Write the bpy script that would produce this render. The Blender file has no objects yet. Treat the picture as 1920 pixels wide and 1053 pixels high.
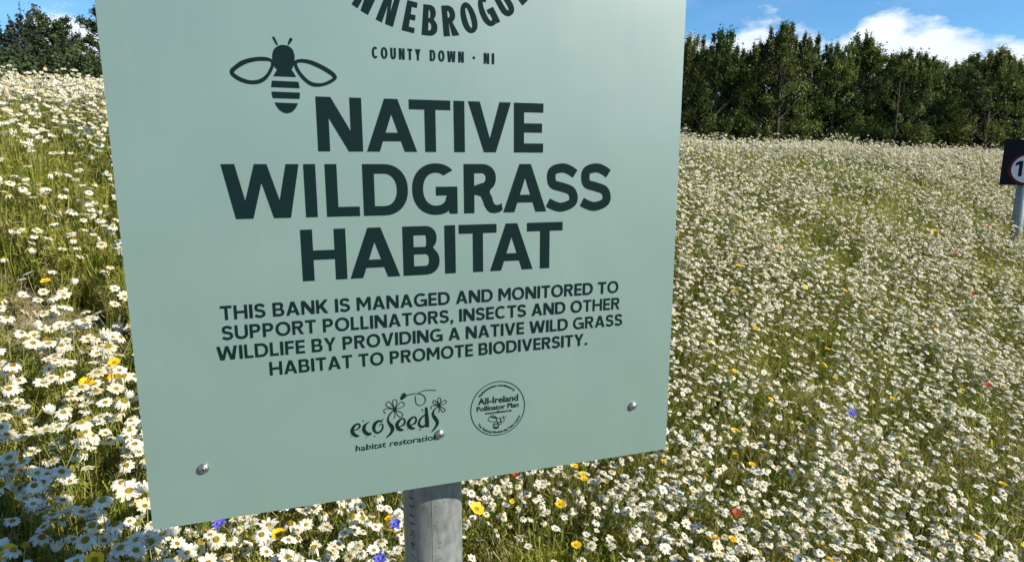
import bpy, math, random
import numpy as np
from mathutils import Vector, Matrix, Euler
from mathutils.geometry import tessellate_polygon
from math import sin, cos, pi, radians, sqrt, atan2, hypot

random.seed(7); rng = np.random.default_rng(11)
sc = bpy.context.scene
COL = sc.collection

# ------------------------------------------------------------------ camera
F, CX, CY, TH = 1200.0, 960.0, 526.5, math.atan2(220, 1200)
CAM = Vector((0, 0, 1.5))
cd = bpy.data.cameras.new('camera'); cam = bpy.data.objects.new('camera', cd); COL.objects.link(cam)
cam.location = CAM; cam.rotation_euler = (pi/2 - TH, 0, 0)
cd.sensor_width = 36; cd.lens = 36*F/1920; cd.clip_start = 0.02; cd.clip_end = 3000
sc.camera = cam

# ------------------------------------------------------------------ world, sun, exposure
SUN_AZ, SUN_EL = radians(114), radians(33)
w = bpy.data.worlds.new('World'); sc.world = w; w.use_nodes = True
nt = w.node_tree; nt.nodes.clear()
def N(t, tree=None, **k):
    n = (tree or nt).nodes.new(t)
    for a, b in k.items():
        if a in n.bl_rna.properties: setattr(n, a, b)
    return n
def L(a, b, tree=None): (tree or nt).links.new(a, b)
def M(op, a, b=None, c=None, tree=None, clamp=False):
    n = N('ShaderNodeMath', tree, operation=op); n.use_clamp = clamp
    for i, v in enumerate((a, b, c)):
        if v is None: continue
        if isinstance(v, (int, float)): n.inputs[i].default_value = v
        else: L(v, n.inputs[i], tree)
    return n.outputs[0]
out = N('ShaderNodeOutputWorld'); bg = N('ShaderNodeBackground'); bg2 = N('ShaderNodeBackground'); mixs = N('ShaderNodeMixShader')
sky = N('ShaderNodeTexSky'); sky.sky_type = 'NISHITA'; sky.sun_disc = False
sky.sun_elevation = SUN_EL; sky.sun_rotation = SUN_AZ; sky.air_density = 1.0; sky.dust_density = 0.15; sky.ozone_density = 2.0
tint = N('ShaderNodeMix', data_type='RGBA', blend_type='MULTIPLY'); tint.inputs[0].default_value = 1
L(sky.outputs[0], tint.inputs[6]); tint.inputs[7].default_value = (0.55, 0.92, 1.20, 1)
L(tint.outputs[2], bg.inputs[0]); bg.inputs[1].default_value = 0.095
tc = N('ShaderNodeTexCoord')
nz = N('ShaderNodeTexNoise'); nz.inputs['Scale'].default_value = 7; nz.inputs['Detail'].default_value = 9; nz.inputs['Roughness'].default_value = .58
nz2 = N('ShaderNodeTexNoise'); nz2.inputs['Scale'].default_value = 2.2; nz2.inputs['Detail'].default_value = 6; nz2.inputs['Roughness'].default_value = .6
mp = N('ShaderNodeMapping'); mp.inputs['Scale'].default_value = (1, 1, 2.2)
L(tc.outputs['Generated'], mp.inputs[0]); L(mp.outputs[0], nz.inputs['Vector']); L(mp.outputs[0], nz2.inputs['Vector'])
sep = N('ShaderNodeSeparateXYZ'); L(tc.outputs['Generated'], sep.inputs[0])
def pdir(x, y):
    r = Vector(((x-CX)/F, 0, 0)) + Vector((0, sin(TH), cos(TH)))*(-(y-CY)/F) + Vector((0, cos(TH), -sin(TH)))
    return r.normalized()
# cumulus humps low over the tree line, as directions on the sky with their angular radii
HUMPS = [(1420, 92, .048), (1365, 110, .034), (1480, 104, .042), (1640, 98, .034), (1590, 114, .028), (1700, 104, .030), (1752, 96, .033),
         (1800, 110, .034), (1860, 132, .032), (1915, 152, .034), (1535, 140, .040), (1460, 150, .05), (1660, 160, .07), (1800, 180, .06),
         (1985, 165, .05), (2090, 150, .06), (1310, 112, .034), (1180, 120, .05), (1000, 140, .05), (700, 150, .06), (560, 90, .05), (330, 120, .05), (165, 95, .052), (120, 150, .05)]
m = None
for x, y, r in HUMPS:
    vd = N('ShaderNodeVectorMath', operation='DISTANCE'); L(tc.outputs['Generated'], vd.inputs[0]); vd.inputs[1].default_value = pdir(x, y)
    v = M('SUBTRACT', 1.0, M('DIVIDE', vd.outputs['Value'], r))
    m = v if m is None else M('SMOOTH_MAX', m, v, .25)
m = M('ADD', m, M('MULTIPLY', M('SUBTRACT', nz.outputs[0], .5), 2.9))
m1 = M('MULTIPLY', M('ADD', m, 0.03), 2.6, clamp=True)
# loose cloud elsewhere, thickened out of view to whiten fill light, thin veils overhead
m2 = M('MULTIPLY', M('SUBTRACT', nz2.outputs[0], .53), 4.0, clamp=True)
m2 = M('MULTIPLY', m2, .7)
wisp = N('ShaderNodeTexNoise'); wisp.inputs['Scale'].default_value = 3.0; wisp.inputs['Detail'].default_value = 5
mpw = N('ShaderNodeMapping'); mpw.inputs['Scale'].default_value = (1, 1, 7); mpw.inputs['Rotation'].default_value = (.15, .1, 0); L(tc.outputs['Generated'], mpw.inputs[0]); L(mpw.outputs[0], wisp.inputs['Vector'])
m3 = M('MULTIPLY', M('SUBTRACT', wisp.outputs[0], .50), .6, clamp=True)
mk = M('MAXIMUM', M('MAXIMUM', m1, m2), m3)
mk = M('MULTIPLY', mk, M('GREATER_THAN', sep.outputs[2], -.02))
cr = N('ShaderNodeMix', data_type='RGBA'); L(M('MULTIPLY', M('SUBTRACT', nz.outputs[0], .35), 2.2, clamp=True), cr.inputs[0])
cr.inputs[6].default_value = (.60, .68, .80, 1); cr.inputs[7].default_value = (.93, .95, .98, 1)
L(cr.outputs[2], bg2.inputs[0]); bg2.inputs[1].default_value = 0.95
L(M('MULTIPLY', mk, .95), mixs.inputs[0]); L(bg.outputs[0], mixs.inputs[1]); L(bg2.outputs[0], mixs.inputs[2]); L(mixs.outputs[0], out.inputs[0])

sl = bpy.data.lights.new('sun', 'SUN'); so = bpy.data.objects.new('sun', sl); COL.objects.link(so)
sl.energy = 5.0; sl.angle = radians(.53); sl.color = (1, .93, .80)
SUNV = Vector((sin(SUN_AZ)*cos(SUN_EL), cos(SUN_AZ)*cos(SUN_EL), sin(SUN_EL)))
so.rotation_euler = SUNV.to_track_quat('Z', 'Y').to_euler(); so.location = (6, -3, 6)
vs = sc.view_settings; vs.view_transform = 'Standard'; vs.look = 'None'; vs.gamma = 1; vs.exposure = 0.52; vs.use_curve_mapping = False
sc.cycles.max_bounces = 6; sc.cycles.transparent_max_bounces = 6

# ------------------------------------------------------------------ helpers
def tag(o, label=None, cat=None, group=None, kind=None):
    if label: o['label'] = label
    if cat: o['category'] = cat
    if group: o['group'] = group
    if kind: o['kind'] = kind
    return o
def empty(name, loc=(0, 0, 0), rot=(0, 0, 0), s=1.0):
    o = bpy.data.objects.new(name, None); COL.objects.link(o)
    o.location = loc; o.rotation_euler = rot; o.scale = (s, s, s); o.empty_display_size = .1
    return o
def mesh_np(name, V, Fc, mats, midx=None, smooth=True):
    """V (n,3); Fc list of index tuples or an (m,k) array"""
    me = bpy.data.meshes.new(name)
    if isinstance(Fc, np.ndarray):
        k = Fc.shape[1]; nf = len(Fc)
        me.vertices.add(len(V)); me.vertices.foreach_set('co', np.asarray(V, np.float32).ravel())
        me.loops.add(nf*k); me.loops.foreach_set('vertex_index', Fc.astype(np.int32).ravel())
        me.polygons.add(nf); me.polygons.foreach_set('loop_start', np.arange(nf, dtype=np.int32)*k)
        me.update(calc_edges=True)
    else:
        me.from_pydata([tuple(v) for v in V], [], Fc)
    for mm in (mats if isinstance(mats, (list, tuple)) else [mats]): me.materials.append(mm)
    if midx is not None: me.polygons.foreach_set('material_index', np.asarray(midx, np.int32))
    if smooth: me.polygons.foreach_set('use_smooth', np.ones(len(me.polygons), bool))
    me.update(); me.validate()
    return me
def obj(name, me, parent=None, loc=(0, 0, 0), rot=(0, 0, 0), link=True):
    o = bpy.data.objects.new(name, me)
    if link: COL.objects.link(o)
    o.location = loc; o.rotation_euler = rot
    if parent: o.parent = parent
    return o
class MB:
    def __init__(s): s.v = []; s.f = []; s.m = []
    def add(s, V, Fc, mi=0):
        b = len(s.v); s.v += [tuple(v) for v in V]; s.f += [tuple(i+b for i in f) for f in Fc]; s.m += [mi]*len(Fc)
    def box(s, x0, x1, y0, y1, z0, z1, mi=0):
        s.add([(x0,y0,z0),(x1,y0,z0),(x1,y1,z0),(x0,y1,z0),(x0,y0,z1),(x1,y0,z1),(x1,y1,z1),(x0,y1,z1)],
              [(0,3,2,1),(4,5,6,7),(0,1,5,4),(1,2,6,5),(2,3,7,6),(3,0,4,7)], mi)
    def tube(s, pts, rad, n=8, mi=0, cap=True):
        pts = [Vector(p) for p in pts]; rings = []
        for i, p in enumerate(pts):
            d = (pts[min(i+1, len(pts)-1)] - pts[max(i-1, 0)]).normalized()
            a = d.orthogonal().normalized() if i == 0 else (a - d*a.dot(d)).normalized()
            b = d.cross(a); r = rad[i] if hasattr(rad, '__len__') else rad
            rings += [p + a*r*cos(2*pi*k/n) + b*r*sin(2*pi*k/n) for k in range(n)]
        fc = [(i*n+k, i*n+(k+1) % n, (i+1)*n+(k+1) % n, (i+1)*n+k) for i in range(len(pts)-1) for k in range(n)]
        if cap: fc += [tuple(range(n-1, -1, -1)), tuple((len(pts)-1)*n+k for k in range(n))]
        s.add(rings, fc, mi)
    def lathe(s, prof, T, n=20, mi=0):
        """prof [(r,h)], T maps local (x,y,h) to a point"""
        V = [T(r*cos(2*pi*k/n), r*sin(2*pi*k/n), h) for r, h in prof for k in range(n)]
        fc = [(i*n+k, i*n+(k+1) % n, (i+1)*n+(k+1) % n, (i+1)*n+k) for i in range(len(prof)-1) for k in range(n)]
        fc.append(tuple((len(prof)-1)*n+k for k in range(n)))
        s.add(V, fc, mi)
    def mesh(s, name, mats, smooth=False): return mesh_np(name, s.v, s.f, mats, s.m, smooth)

def mat(name, col, rough=.6, spec=.5, metal=0, transl=0):
    m = bpy.data.materials.new(name); m.use_nodes = True; t = m.node_tree
    b = t.nodes['Principled BSDF']; b.inputs['Base Color'].default_value = (*col, 1); b.inputs['Roughness'].default_value = rough
    b.inputs['Specular IOR Level'].default_value = spec; b.inputs['Metallic'].default_value = metal
    if transl:
        tr = N('ShaderNodeBsdfTranslucent', t); tr.inputs[0].default_value = (*col, 1); mx = N('ShaderNodeMixShader', t); mx.inputs[0].default_value = transl
        L(b.outputs[0], mx.inputs[1], t); L(tr.outputs[0], mx.inputs[2], t); L(mx.outputs[0], t.nodes['Material Output'].inputs[0], t)
        m['tr'] = tr.name
    return m
def vary(m, cols, scale=1.0, per_obj=0.5, detail=3, coord='Object', rough_amt=0, bump=0, bscale=None, pos=None):
    """colour ramp driven by noise in space and by the individual"""
    t = m.node_tree; b = t.nodes['Principled BSDF']
    tcn = N('ShaderNodeTexCoord', t); geo = N('ShaderNodeNewGeometry', t)
    nzn = N('ShaderNodeTexNoise', t); nzn.inputs['Scale'].default_value = scale; nzn.inputs['Detail'].default_value = detail
    L(geo.outputs['Position'] if coord == 'World' else tcn.outputs[coord], nzn.inputs['Vector'], t)
    oi = N('ShaderNodeObjectInfo', t)
    x = M('ADD', M('MULTIPLY', M('SUBTRACT', nzn.outputs[0], .5, tree=t), 2.2*(1-per_obj), tree=t), M('MULTIPLY', M('SUBTRACT', oi.outputs['Random'], .5, tree=t), per_obj*1.6, tree=t), tree=t)
    x = M('ADD', x, .5, tree=t, clamp=True)
    r = N('ShaderNodeValToRGB', t); e = r.color_ramp.elements
    while len(e) < len(cols): e.new(.5)
    for i, c in enumerate(cols): e[i].position = i/(len(cols)-1) if not pos else pos[i]; e[i].color = (*c, 1)
    L(x, r.inputs[0], t); L(r.outputs[0], b.inputs['Base Color'], t)
    if 'tr' in m: L(r.outputs[0], t.nodes[m['tr']].inputs[0], t)
    if bump:
        bn = N('ShaderNodeTexNoise', t); bn.inputs['Scale'].default_value = bscale or scale*4; bn.inputs['Detail'].default_value = 6
        L(geo.outputs['Position'] if coord == 'World' else tcn.outputs[coord], bn.inputs['Vector'], t)
        bp = N('ShaderNodeBump', t); bp.inputs['Strength'].default_value = bump; bp.inputs['Distance'].default_value = .02
        L(bn.outputs[0], bp.inputs['Height'], t); L(bp.outputs[0], b.inputs['Normal'], t)
    return m

# ------------------------------------------------------------------ terrain
def sstep(t): t = np.clip(t, 0, 1); return t*t*(3-2*t)
def bumps(x, y, s=1.0, ph=0.0):
    return (np.sin(1.7*s*x+1.1+ph)*np.cos(2.1*s*y+.4-ph) + .6*np.sin(3.9*s*x-2.3*s*y+2+ph) + .4*np.cos(5.3*s*x+4.7*s*y+ph))/2.0
def canopy(x, y):
    x = np.asarray(x, float); y = np.asarray(y, float)
    l = -.35 + .35*sstep((x+.6)/1.8) - .285*np.clip(x, -6, 9) + .42*y + .075*bumps(x, y, .8)
    lo = .50 - .02*np.clip(x-1, 0, 6)
    k = .10; h = lo + k*np.logaddexp(0, (l-lo)/k)
    cap = np.interp(x, [-12, -2.5, -1, .3, 1.6, 3.2, 9], [2.3, 1.99, 1.91, 1.78, 1.64, 1.615, 1.60]) + .050*bumps(x, y, .9, 2.0)
    k2 = .10; h = cap - k2*np.logaddexp(0, (cap-h)/k2)
    h = h - .035*np.clip(y-8, 0, 14)                     # the top falls away gently beyond the crest
    return h
PLANT = .40
def ground(x, y): return canopy(x, y) - PLANT
def gz(x, y): return float(ground(x, y))

soil = mat('soil', (.16, .12, .08), .95, .1)
vary(soil, [(.07, .08, .02), (.16, .13, .07), (.32, .26, .17)], 16, 0, 8, 'World', bump=1.0, bscale=60)
def patch(name, xs, ys, zfun, m):
    X, Y = np.meshgrid(xs, ys); Z = zfun(X, Y); V = np.stack([X, Y, Z], -1).reshape(-1, 3)
    nx, ny = len(xs), len(ys); i = np.arange(nx*ny).reshape(ny, nx)
    Fq = np.stack([i[:-1, :-1], i[:-1, 1:], i[1:, 1:], i[1:, :-1]], -1).reshape(-1, 4)
    return obj(name, mesh_np(name, V, Fq, m))
def clods(X, Y):
    return ground(X, Y) + .010*np.sin(31*X+5*np.sin(17*Y))*np.cos(37*Y+4*np.sin(13*X)) + .006*np.sin(83*X+9*Y)*np.cos(71*Y-20*X)
xs = np.unique(np.concatenate([np.linspace(-2000, -40, 12), np.linspace(-40, -6, 35), np.linspace(-6, 10, 481), np.linspace(10, 60, 45), np.linspace(60, 2000, 12)]))
ys = np.unique(np.concatenate([np.linspace(-2000, -30, 12), np.linspace(-30, -2, 18), np.linspace(0.4, 12, 361), np.linspace(12, 60, 45), np.linspace(60, 2000, 12)]))
tag(patch('ground', xs, ys, clods, soil), kind='structure')

# ------------------------------------------------------------------ lettering kit: flat glyphs, cap height 1
def arc(cx, cy, rx, ry, a0, a1, n=14):
    return [(cx+rx*cos(radians(a0+(a1-a0)*i/n)), cy+ry*sin(radians(a0+(a1-a0)*i/n))) for i in range(n+1)]
def sup(cx, cy, rx, ry, a0, a1, n=16, p=.92):
    o = []
    for i in range(n+1):
        a = radians(a0+(a1-a0)*i/n); c, s_ = cos(a), sin(a)
        o.append((cx+rx*math.copysign(abs(c)**p, c), cy+ry*math.copysign(abs(s_)**p, s_)))
    return o
def catmull(P, n=6):
    P = [P[0]] + list(P) + [P[-1]]; o = []
    for i in range(1, len(P)-2):
        a, b, c, d = [np.array(q, float) for q in P[i-1:i+3]]
        for k in range(n):
            t = k/n; o.append(.5*((2*b)+(c-a)*t+(2*a-5*b+4*c-d)*t*t+(3*b-a-3*c+d)*t**3))
    o.append(np.array(P[-2], float)); return o
def ribbon(P, w=None):
    """P [(x,y,half width)] or w constant: closed outline"""
    P = [np.array(p, float) for p in P]; A_, B_ = [], []
    for i, p in enumerate(P):
        d = P[min(i+1, len(P)-1)][:2]-P[max(i-1, 0)][:2]; d = d/(np.linalg.norm(d)+1e-9); nn = np.array([-d[1], d[0]]); r = w if w is not None else p[2]
        A_.append(tuple(p[:2]+nn*r)); B_.append(tuple(p[:2]-nn*r))
    return A_ + B_[::-1]
def glyph(c, w, t, h=None):
    """outline polygons [outer, hole...] groups; t stem width, h bar thickness"""
    h = h or t*.92
    if c == 'I': return [[[(0,0),(0,1),(w,1),(w,0)]]]
    if c == 'T': return [[[(0,1),(w,1),(w,1-h),((w+t)/2,1-h),((w+t)/2,0),((w-t)/2,0),((w-t)/2,1-h),(0,1-h)]]]
    if c == 'L': return [[[(0,1),(t,1),(t,h),(w,h),(w,0),(0,0)]]]
    if c == 'E': return [[[(0,0),(0,1),(w,1),(w,1-h),(t,1-h),(t,.5+h/2),(w*.96,.5+h/2),(w*.96,.5-h/2),(t,.5-h/2),(t,h),(w,h),(w,0)]]]
    if c == 'F': return [[[(0,0),(0,1),(w,1),(w,1-h),(t,1-h),(t,.5+h/2),(w*.94,.5+h/2),(w*.94,.5-h/2),(t,.5-h/2),(t,0)]]]
    if c == 'H': return [[[(0,0),(0,1),(t,1),(t,.5+h/2),(w-t,.5+h/2),(w-t,1),(w,1),(w,0),(w-t,0),(w-t,.5-h/2),(t,.5-h/2),(t,0)]]]
    if c == 'N': d = t*1.22; return [[[(0,0),(0,1),(d,1),(w-t,.38),(w-t,1),(w,1),(w,0),(w-d,0),(t,.62),(t,0)]]]
    if c == 'M': d = t*1.2; return [[[(0,0),(0,1),(d,1),(w/2,.50),(w-d,1),(w,1),(w,0),(w-t,0),(w-t,.63),(w/2,.20),(t,.63),(t,0)]]]
    if c == 'A':
        tl = t*1.12; ta = t*1.16; yi = 1-h*1.55; lx = lambda y: tl+(w/2-tl)*y/yi
        return [[[(0,0),(w/2-ta/2,1),(w/2+ta/2,1),(w,0),(w-tl,0),(w-lx(.2),.2),(lx(.2),.2),(tl,0)], [(lx(.2+h*.88),.2+h*.88),(w/2,yi),(w-lx(.2+h*.88),.2+h*.88)]]]
    if c == 'V': tl = t*1.12; return [[[(0,1),(tl,1),(w/2,.27),(w-tl,1),(w,1),(w/2+t*.58,0),(w/2-t*.58,0)]]]
    if c == 'W': return [[[(0,1),(t*1.06,1),(w*.277,.33),(w/2-t*.5,1),(w/2+t*.5,1),(w*.723,.33),(w-t*1.06,1),(w,1),(w*.277+w/2+t*.5-.0*w,0),(w*.723-t*.55,0),(w/2,.66),(w*.277+t*.55,0),(w*.223-t*.5,0)]]]
    if c == 'Y': d = t*1.18; return [[[(0,1),(d,1),(w/2,.60),(w-d,1),(w,1),((w+t)/2,.42),((w+t)/2,0),((w-t)/2,0),((w-t)/2,.42)]]]
    if c == 'K': d = t*1.3; return [[[(0,0),(0,1),(t,1),(t,.60),(w-d,1),(w,1),(w*.57,.54),(w,0),(w-d,0),(w*.36,.40),(t,.30),(t,0)]]]
    if c == 'O': return [[sup(w/2,.5,w/2,.515,0,360,30)[:-1], sup(w/2,.5,w/2-t,.515-h,0,360,30)[:-1]]]
    if c == 'D':
        return [[[(0,0),(0,1)]+sup(w*.46,.5,w*.54,.5,90,-90,18), [(t,h),(t,1-h)]+sup(w*.46,.5,w*.54-t,.5-h,90,-90,18)]]
    if c in 'PR':
        by = .43 if c == 'R' else .38; r = (1-by)/2; cx = w*.96-r if w*.96-r > t else t
        rx = w*.96-cx
        outer = [(0,0),(0,1)]+sup(cx,1-r,rx,r,90,-90,14)
        hole = [(t,1-h),(t,by+h)][::-1]+sup(cx,1-r,rx-t,r-h,90,-90,12) if rx > t else [(t,by+h),(t,1-h),(cx,1-h),(w*.96-t,1-r),(cx,by+h)]
        if c == 'R': outer = [(0,0),(0,1)]+sup(cx,1-r,rx,r,90,-62,13)+[(w*.70,by-.02),(w,0),(w-t*1.15,0),(w*.43,by),(t,by),(t,0)]
        else: outer += [(t,by),(t,0)]
        return [[outer, hole]]
    if c == 'r':   # the R whose leg ends in a curl, for the big heading
        by = .43; r = .285; cx = w*.80-r; rx = r
        outer = [(0,0),(0,1)]+sup(cx,1-r,rx+.02,r,90,-55,13)+[(w*.66,.41),(w*.72,.33),(w*.745,.24),(w*.78,.18),(w*.84,.155),(w*.92,.17),(w*.97,.20),(w*1.0,.055),(w*.92,.01),(w*.80,-.01),(w*.68,.0),(w*.60,.05),(w*.53,.14),(w*.485,.25),(w*.43,.345),(w*.33,.37),(t,.375),(t,0)]
        return [[outer, [(t,.375+h),(t,1-h)]+sup(cx,1-r,rx+.02-t,r-h,90,-90,12)]]
    if c == 'B':
        r1, r2 = .235, .285; c1, c2 = w*.93-r1*1.0, w-r2*1.0
        c1, c2 = max(c1, t), max(c2, t); outer = [(0,0),(0,1)]+sup(c1,1-r1*1.04,w*.93-c1,r1*1.04,90,-50,12)+sup(c2,r2,w-c2,r2,50,-90,13)
        return [[outer, [(t,.5+h*.42),(t,1-h)]+sup(c1,(1-h+.5+h*.42)/2,max(w*.93-c1-t,.02),(.5-h*1.42)/2,90,-90,10), [(t,h),(t,.5-h*.40)]+sup(c2,(.5-h*.40+h)/2,max(w-c2-t,.02),(.5-h*1.40)/2,90,-90,10)]]
    if c == 'U':
        r = w/2; return [[[(0,1),(t,1),(t,.40)]+sup(r,.38,r-t,.38-h+.0,180,360,14)[1:-1]+[(w-t,.40),(w-t,1),(w,1),(w,.38)]+sup(r,.375,r,.39,360,180,16)[1:-1]+[(0,.38)]]]
    if c == 'C': return [[sup(w*.52,.5,w*.52,.515,42,318,26)+sup(w*.52,.5,w*.52-t,.515-h,318-8,50,24)]]
    if c == 'G':
        o = sup(w*.52,.5,w*.52,.515,45,298,24); i = sup(w*.52,.5,w*.52-t,.515-h,318,54,22)
        return [[o+[(w-t*.92+.005,.09),(w-t*.92+.04,.0),(w,.0),(w,.55),(w*.52,.55),(w*.52,.55-h*.95),(w-t*1.0,.55-h*.95),(w-t*1.12,.30)]+i]]
    if c == 'S':
        a = t/2; P = [(w*.90,.79),(w*.72,.965-h/2),(w*.50,1.01-h/2),(w*.22,.96-h/2),(a+.015,.73),(w*.22,.575),(w*.50,.51),(w*.78,.43),(w-a,.27),(w*.78,.06+h/2),(w*.48,-.01+h/2),(w*.24,.03+h/2),(w*.06,.19)]
        return [[ribbon(catmull(P, 5), t/2*.97)]]
    if c == '.': return [[arc(w/2,w/2,w/2,w/2,0,360,12)[:-1]]]
    if c == ',': return [[[(w*.1,.19),(w,.19),(w,.03),(w*.45,-.16),(0,-.16),(w*.3,0),(w*.1,0)]]]
    if c == '*': return [[arc(w/2,.5,w/2,w/2,0,360,14)[:-1]]]
    return []
WID = dict(I=.20, T=.66, L=.52, E=.56, F=.55, H=.78, N=.80, M=.90, A=.82, V=.80, W=1.20, Y=.76, K=.74, O=.90, D=.80, P=.66, R=.70, B=.68, U=.76, C=.80, G=.88, S=.64)
WID['.'] = .2; WID[','] = .22; WID['*'] = .22; WID[' '] = .22
def ok_poly(p):
    q = []
    for a in p:
        if not q or hypot(a[0]-q[-1][0], a[1]-q[-1][1]) > 1e-5: q.append((float(a[0]), float(a[1])))
    if len(q) > 1 and hypot(q[0][0]-q[-1][0], q[0][1]-q[-1][1]) < 1e-5: q.pop()
    return q

# ------------------------------------------------------------------ the green sign, in the frame of its panel
YAW = math.atan(1/3.0); YAW = radians(18.4)
DU = Vector((cos(YAW), sin(YAW), 0)); NO = Vector((sin(YAW), -cos(YAW), 0))        # along the panel, out of its face
P0 = CAM + Vector((-.42866, .69821, -.43009))                                      # lower left corner of the face
W_, H_ = .700, .930
PR = .0445; GAP = .050
# the post stands behind the panel
r = Vector((pdir(812, 985)));
pc = P0 - NO*(GAP+PR+.003); k = (pc-CAM).dot(NO)/r.dot(NO); hit = CAM + r*k; UPOST = (hit-pc).dot(DU)
base = pc + DU*UPOST; base.z = gz(base.x, base.y)
sign = empty('information_sign', base, (0, 0, YAW))
tag(sign, 'large pale green metal wildgrass habitat sign with dark lettering on a round grey post', 'sign')
def bl(u, v, o=0.0):   # panel coordinates to the sign's own frame
    return (u-UPOST, -(GAP+PR+.003)-o, v+P0.z-base.z)

paint = mat('pale_green_sign_face', (.17, .265, .215), .42, 1.0)
t = paint.node_tree; b = t.nodes['Principled BSDF']; b.inputs['Coat Weight'].default_value = .55; b.inputs['Coat Roughness'].default_value = .40
g = N('ShaderNodeTexCoord', t); n1 = N('ShaderNodeTexNoise', t); n1.inputs['Scale'].default_value = 900; n1.inputs['Detail'].default_value = 2
n2 = N('ShaderNodeTexNoise', t); n2.inputs['Scale'].default_value = 9; n2.inputs['Detail'].default_value = 5
L(g.outputs['Object'], n1.inputs['Vector'], t); L(g.outputs['Object'], n2.inputs['Vector'], t)
bpn = N('ShaderNodeBump', t); bpn.inputs['Strength'].default_value = .22; bpn.inputs['Distance'].default_value = .0004; L(n1.outputs[0], bpn.inputs['Height'], t); L(bpn.outputs[0], b.inputs['Normal'], t)
rp = N('ShaderNodeMapRange', t); rp.inputs['From Min'].default_value = .3; rp.inputs['From Max'].default_value = .7; rp.inputs['To Min'].default_value = .39; rp.inputs['To Max'].default_value = .46
L(n2.outputs[0], rp.inputs['Value'], t); L(rp.outputs[0], b.inputs['Roughness'], t)
mx = N('ShaderNodeMix', t, data_type='RGBA'); mx.inputs[6].default_value = (.152, .232, .203, 1); mx.inputs[7].default_value = (.172, .256, .225, 1); L(n2.outputs[0], mx.inputs[0], t)
# weathering: faint vertical rain streaks and a scatter of dust specks
ms = N('ShaderNodeMapping', t); ms.inputs['Scale'].default_value = (55, 55, 2.2); ns = N('ShaderNodeTexNoise', t); ns.inputs['Scale'].default_value = 1.0; ns.inputs['Detail'].default_value = 4
L(g.outputs['Object'], ms.inputs[0], t); L(ms.outputs[0], ns.inputs['Vector'], t)
nd = N('ShaderNodeTexNoise', t); nd.inputs['Scale'].default_value = 330; nd.inputs['Detail'].default_value = 1; L(g.outputs['Object'], nd.inputs['Vector'], t)
st_ = M('MULTIPLY', M('SUBTRACT', ns.outputs[0], .55, tree=t), .5, tree=t, clamp=True); sp_ = M('MULTIPLY', M('SUBTRACT', nd.outputs[0], .74, tree=t), 5, tree=t, clamp=True)
mw = N('ShaderNodeMix', t, data_type='RGBA'); L(M('ADD', st_, sp_, tree=t, clamp=True), mw.inputs[0], t); L(mx.outputs[2], mw.inputs[6], t); mw.inputs[7].default_value = (.24, .30, .25, 1); L(mw.outputs[2], b.inputs['Base Color'], t)
edge_m = mat('cut_aluminium_edge', (.62, .66, .64), .4, .5, .8)
ink = mat('dark_green_print', (.005, .017, .017), .6, .06)
steel = mat('stainless_steel', (.46, .46, .44), .36, .5, 1.0)
black = mat('black_cap_and_socket_shade', (.01, .01, .01), .8, .2)
galv = mat('galvanised_steel', (.42, .45, .47), .5, .5, .35)
t = galv.node_tree; b = t.nodes['Principled BSDF']; g = N('ShaderNodeTexCoord', t); mpp = N('ShaderNodeMapping', t); mpp.inputs['Scale'].default_value = (70, 70, 16)
na = N('ShaderNodeTexNoise', t); na.inputs['Detail'].default_value = 5; na.inputs['Scale'].default_value = 1.6; vo = N('ShaderNodeTexNoise', t); vo.inputs['Scale'].default_value = 55; vo.inputs['Detail'].default_value = 4
L(g.outputs['Object'], mpp.inputs[0], t); L(mpp.outputs[0], na.inputs['Vector'], t); L(g.outputs['Object'], vo.inputs['Vector'], t)
rr = N('ShaderNodeValToRGB', t); rr.color_ramp.elements[0].position = .32; rr.color_ramp.elements[0].color = (.13, .145, .15, 1); rr.color_ramp.elements[1].position = .72; rr.color_ramp.elements[1].color = (.31, .32, .30, 1)
mm = M('ADD', M('MULTIPLY', na.outputs[0], .6, tree=t), M('MULTIPLY', vo.outputs[0], .46, tree=t), tree=t); L(mm, rr.inputs[0], t); L(rr.outputs[0], b.inputs['Base Color'], t)
L(M('ADD', M('MULTIPLY', vo.outputs[0], .5, tree=t), .28, tree=t), b.inputs['Roughness'], t)
bpn = N('ShaderNodeBump', t); bpn.inputs['Strength'].default_value = .25; bpn.inputs['Distance'].default_value = .002; L(na.outputs[0], bpn.inputs['Height'], t); L(bpn.outputs[0], b.inputs['Normal'], t)

# panel: 3 mm sheet, slightly rounded corners, a little bowed like the real one
TK = .003
def bow(u, v): return .0022*sin(pi*u/W_) - .0010
rc = .003
outl = arc(W_-rc, rc, rc, rc, -90, 0, 4)+arc(W_-rc, H_-rc, rc, rc, 0, 90, 4)+arc(rc, H_-rc, rc, rc, 90, 180, 4)+arc(rc, rc, rc, rc, 180, 270, 4)
mb = MB(); n = len(outl)
mb.add([bl(u, v, 0) for u, v in outl]+[bl(u, v, -TK) for u, v in outl], [tuple(range(n))], 0)
mb.add([bl(u, v, 0) for u, v in outl]+[bl(u, v, -TK) for u, v in outl], [tuple(range(2*n-1, n-1, -1))]+[(i, i+n, (i+1) % n+n, (i+1) % n) for i in range(n)], 1)
panel = obj('sign_panel', mb.mesh('sign_panel', [paint, edge_m]), sign)

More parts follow.
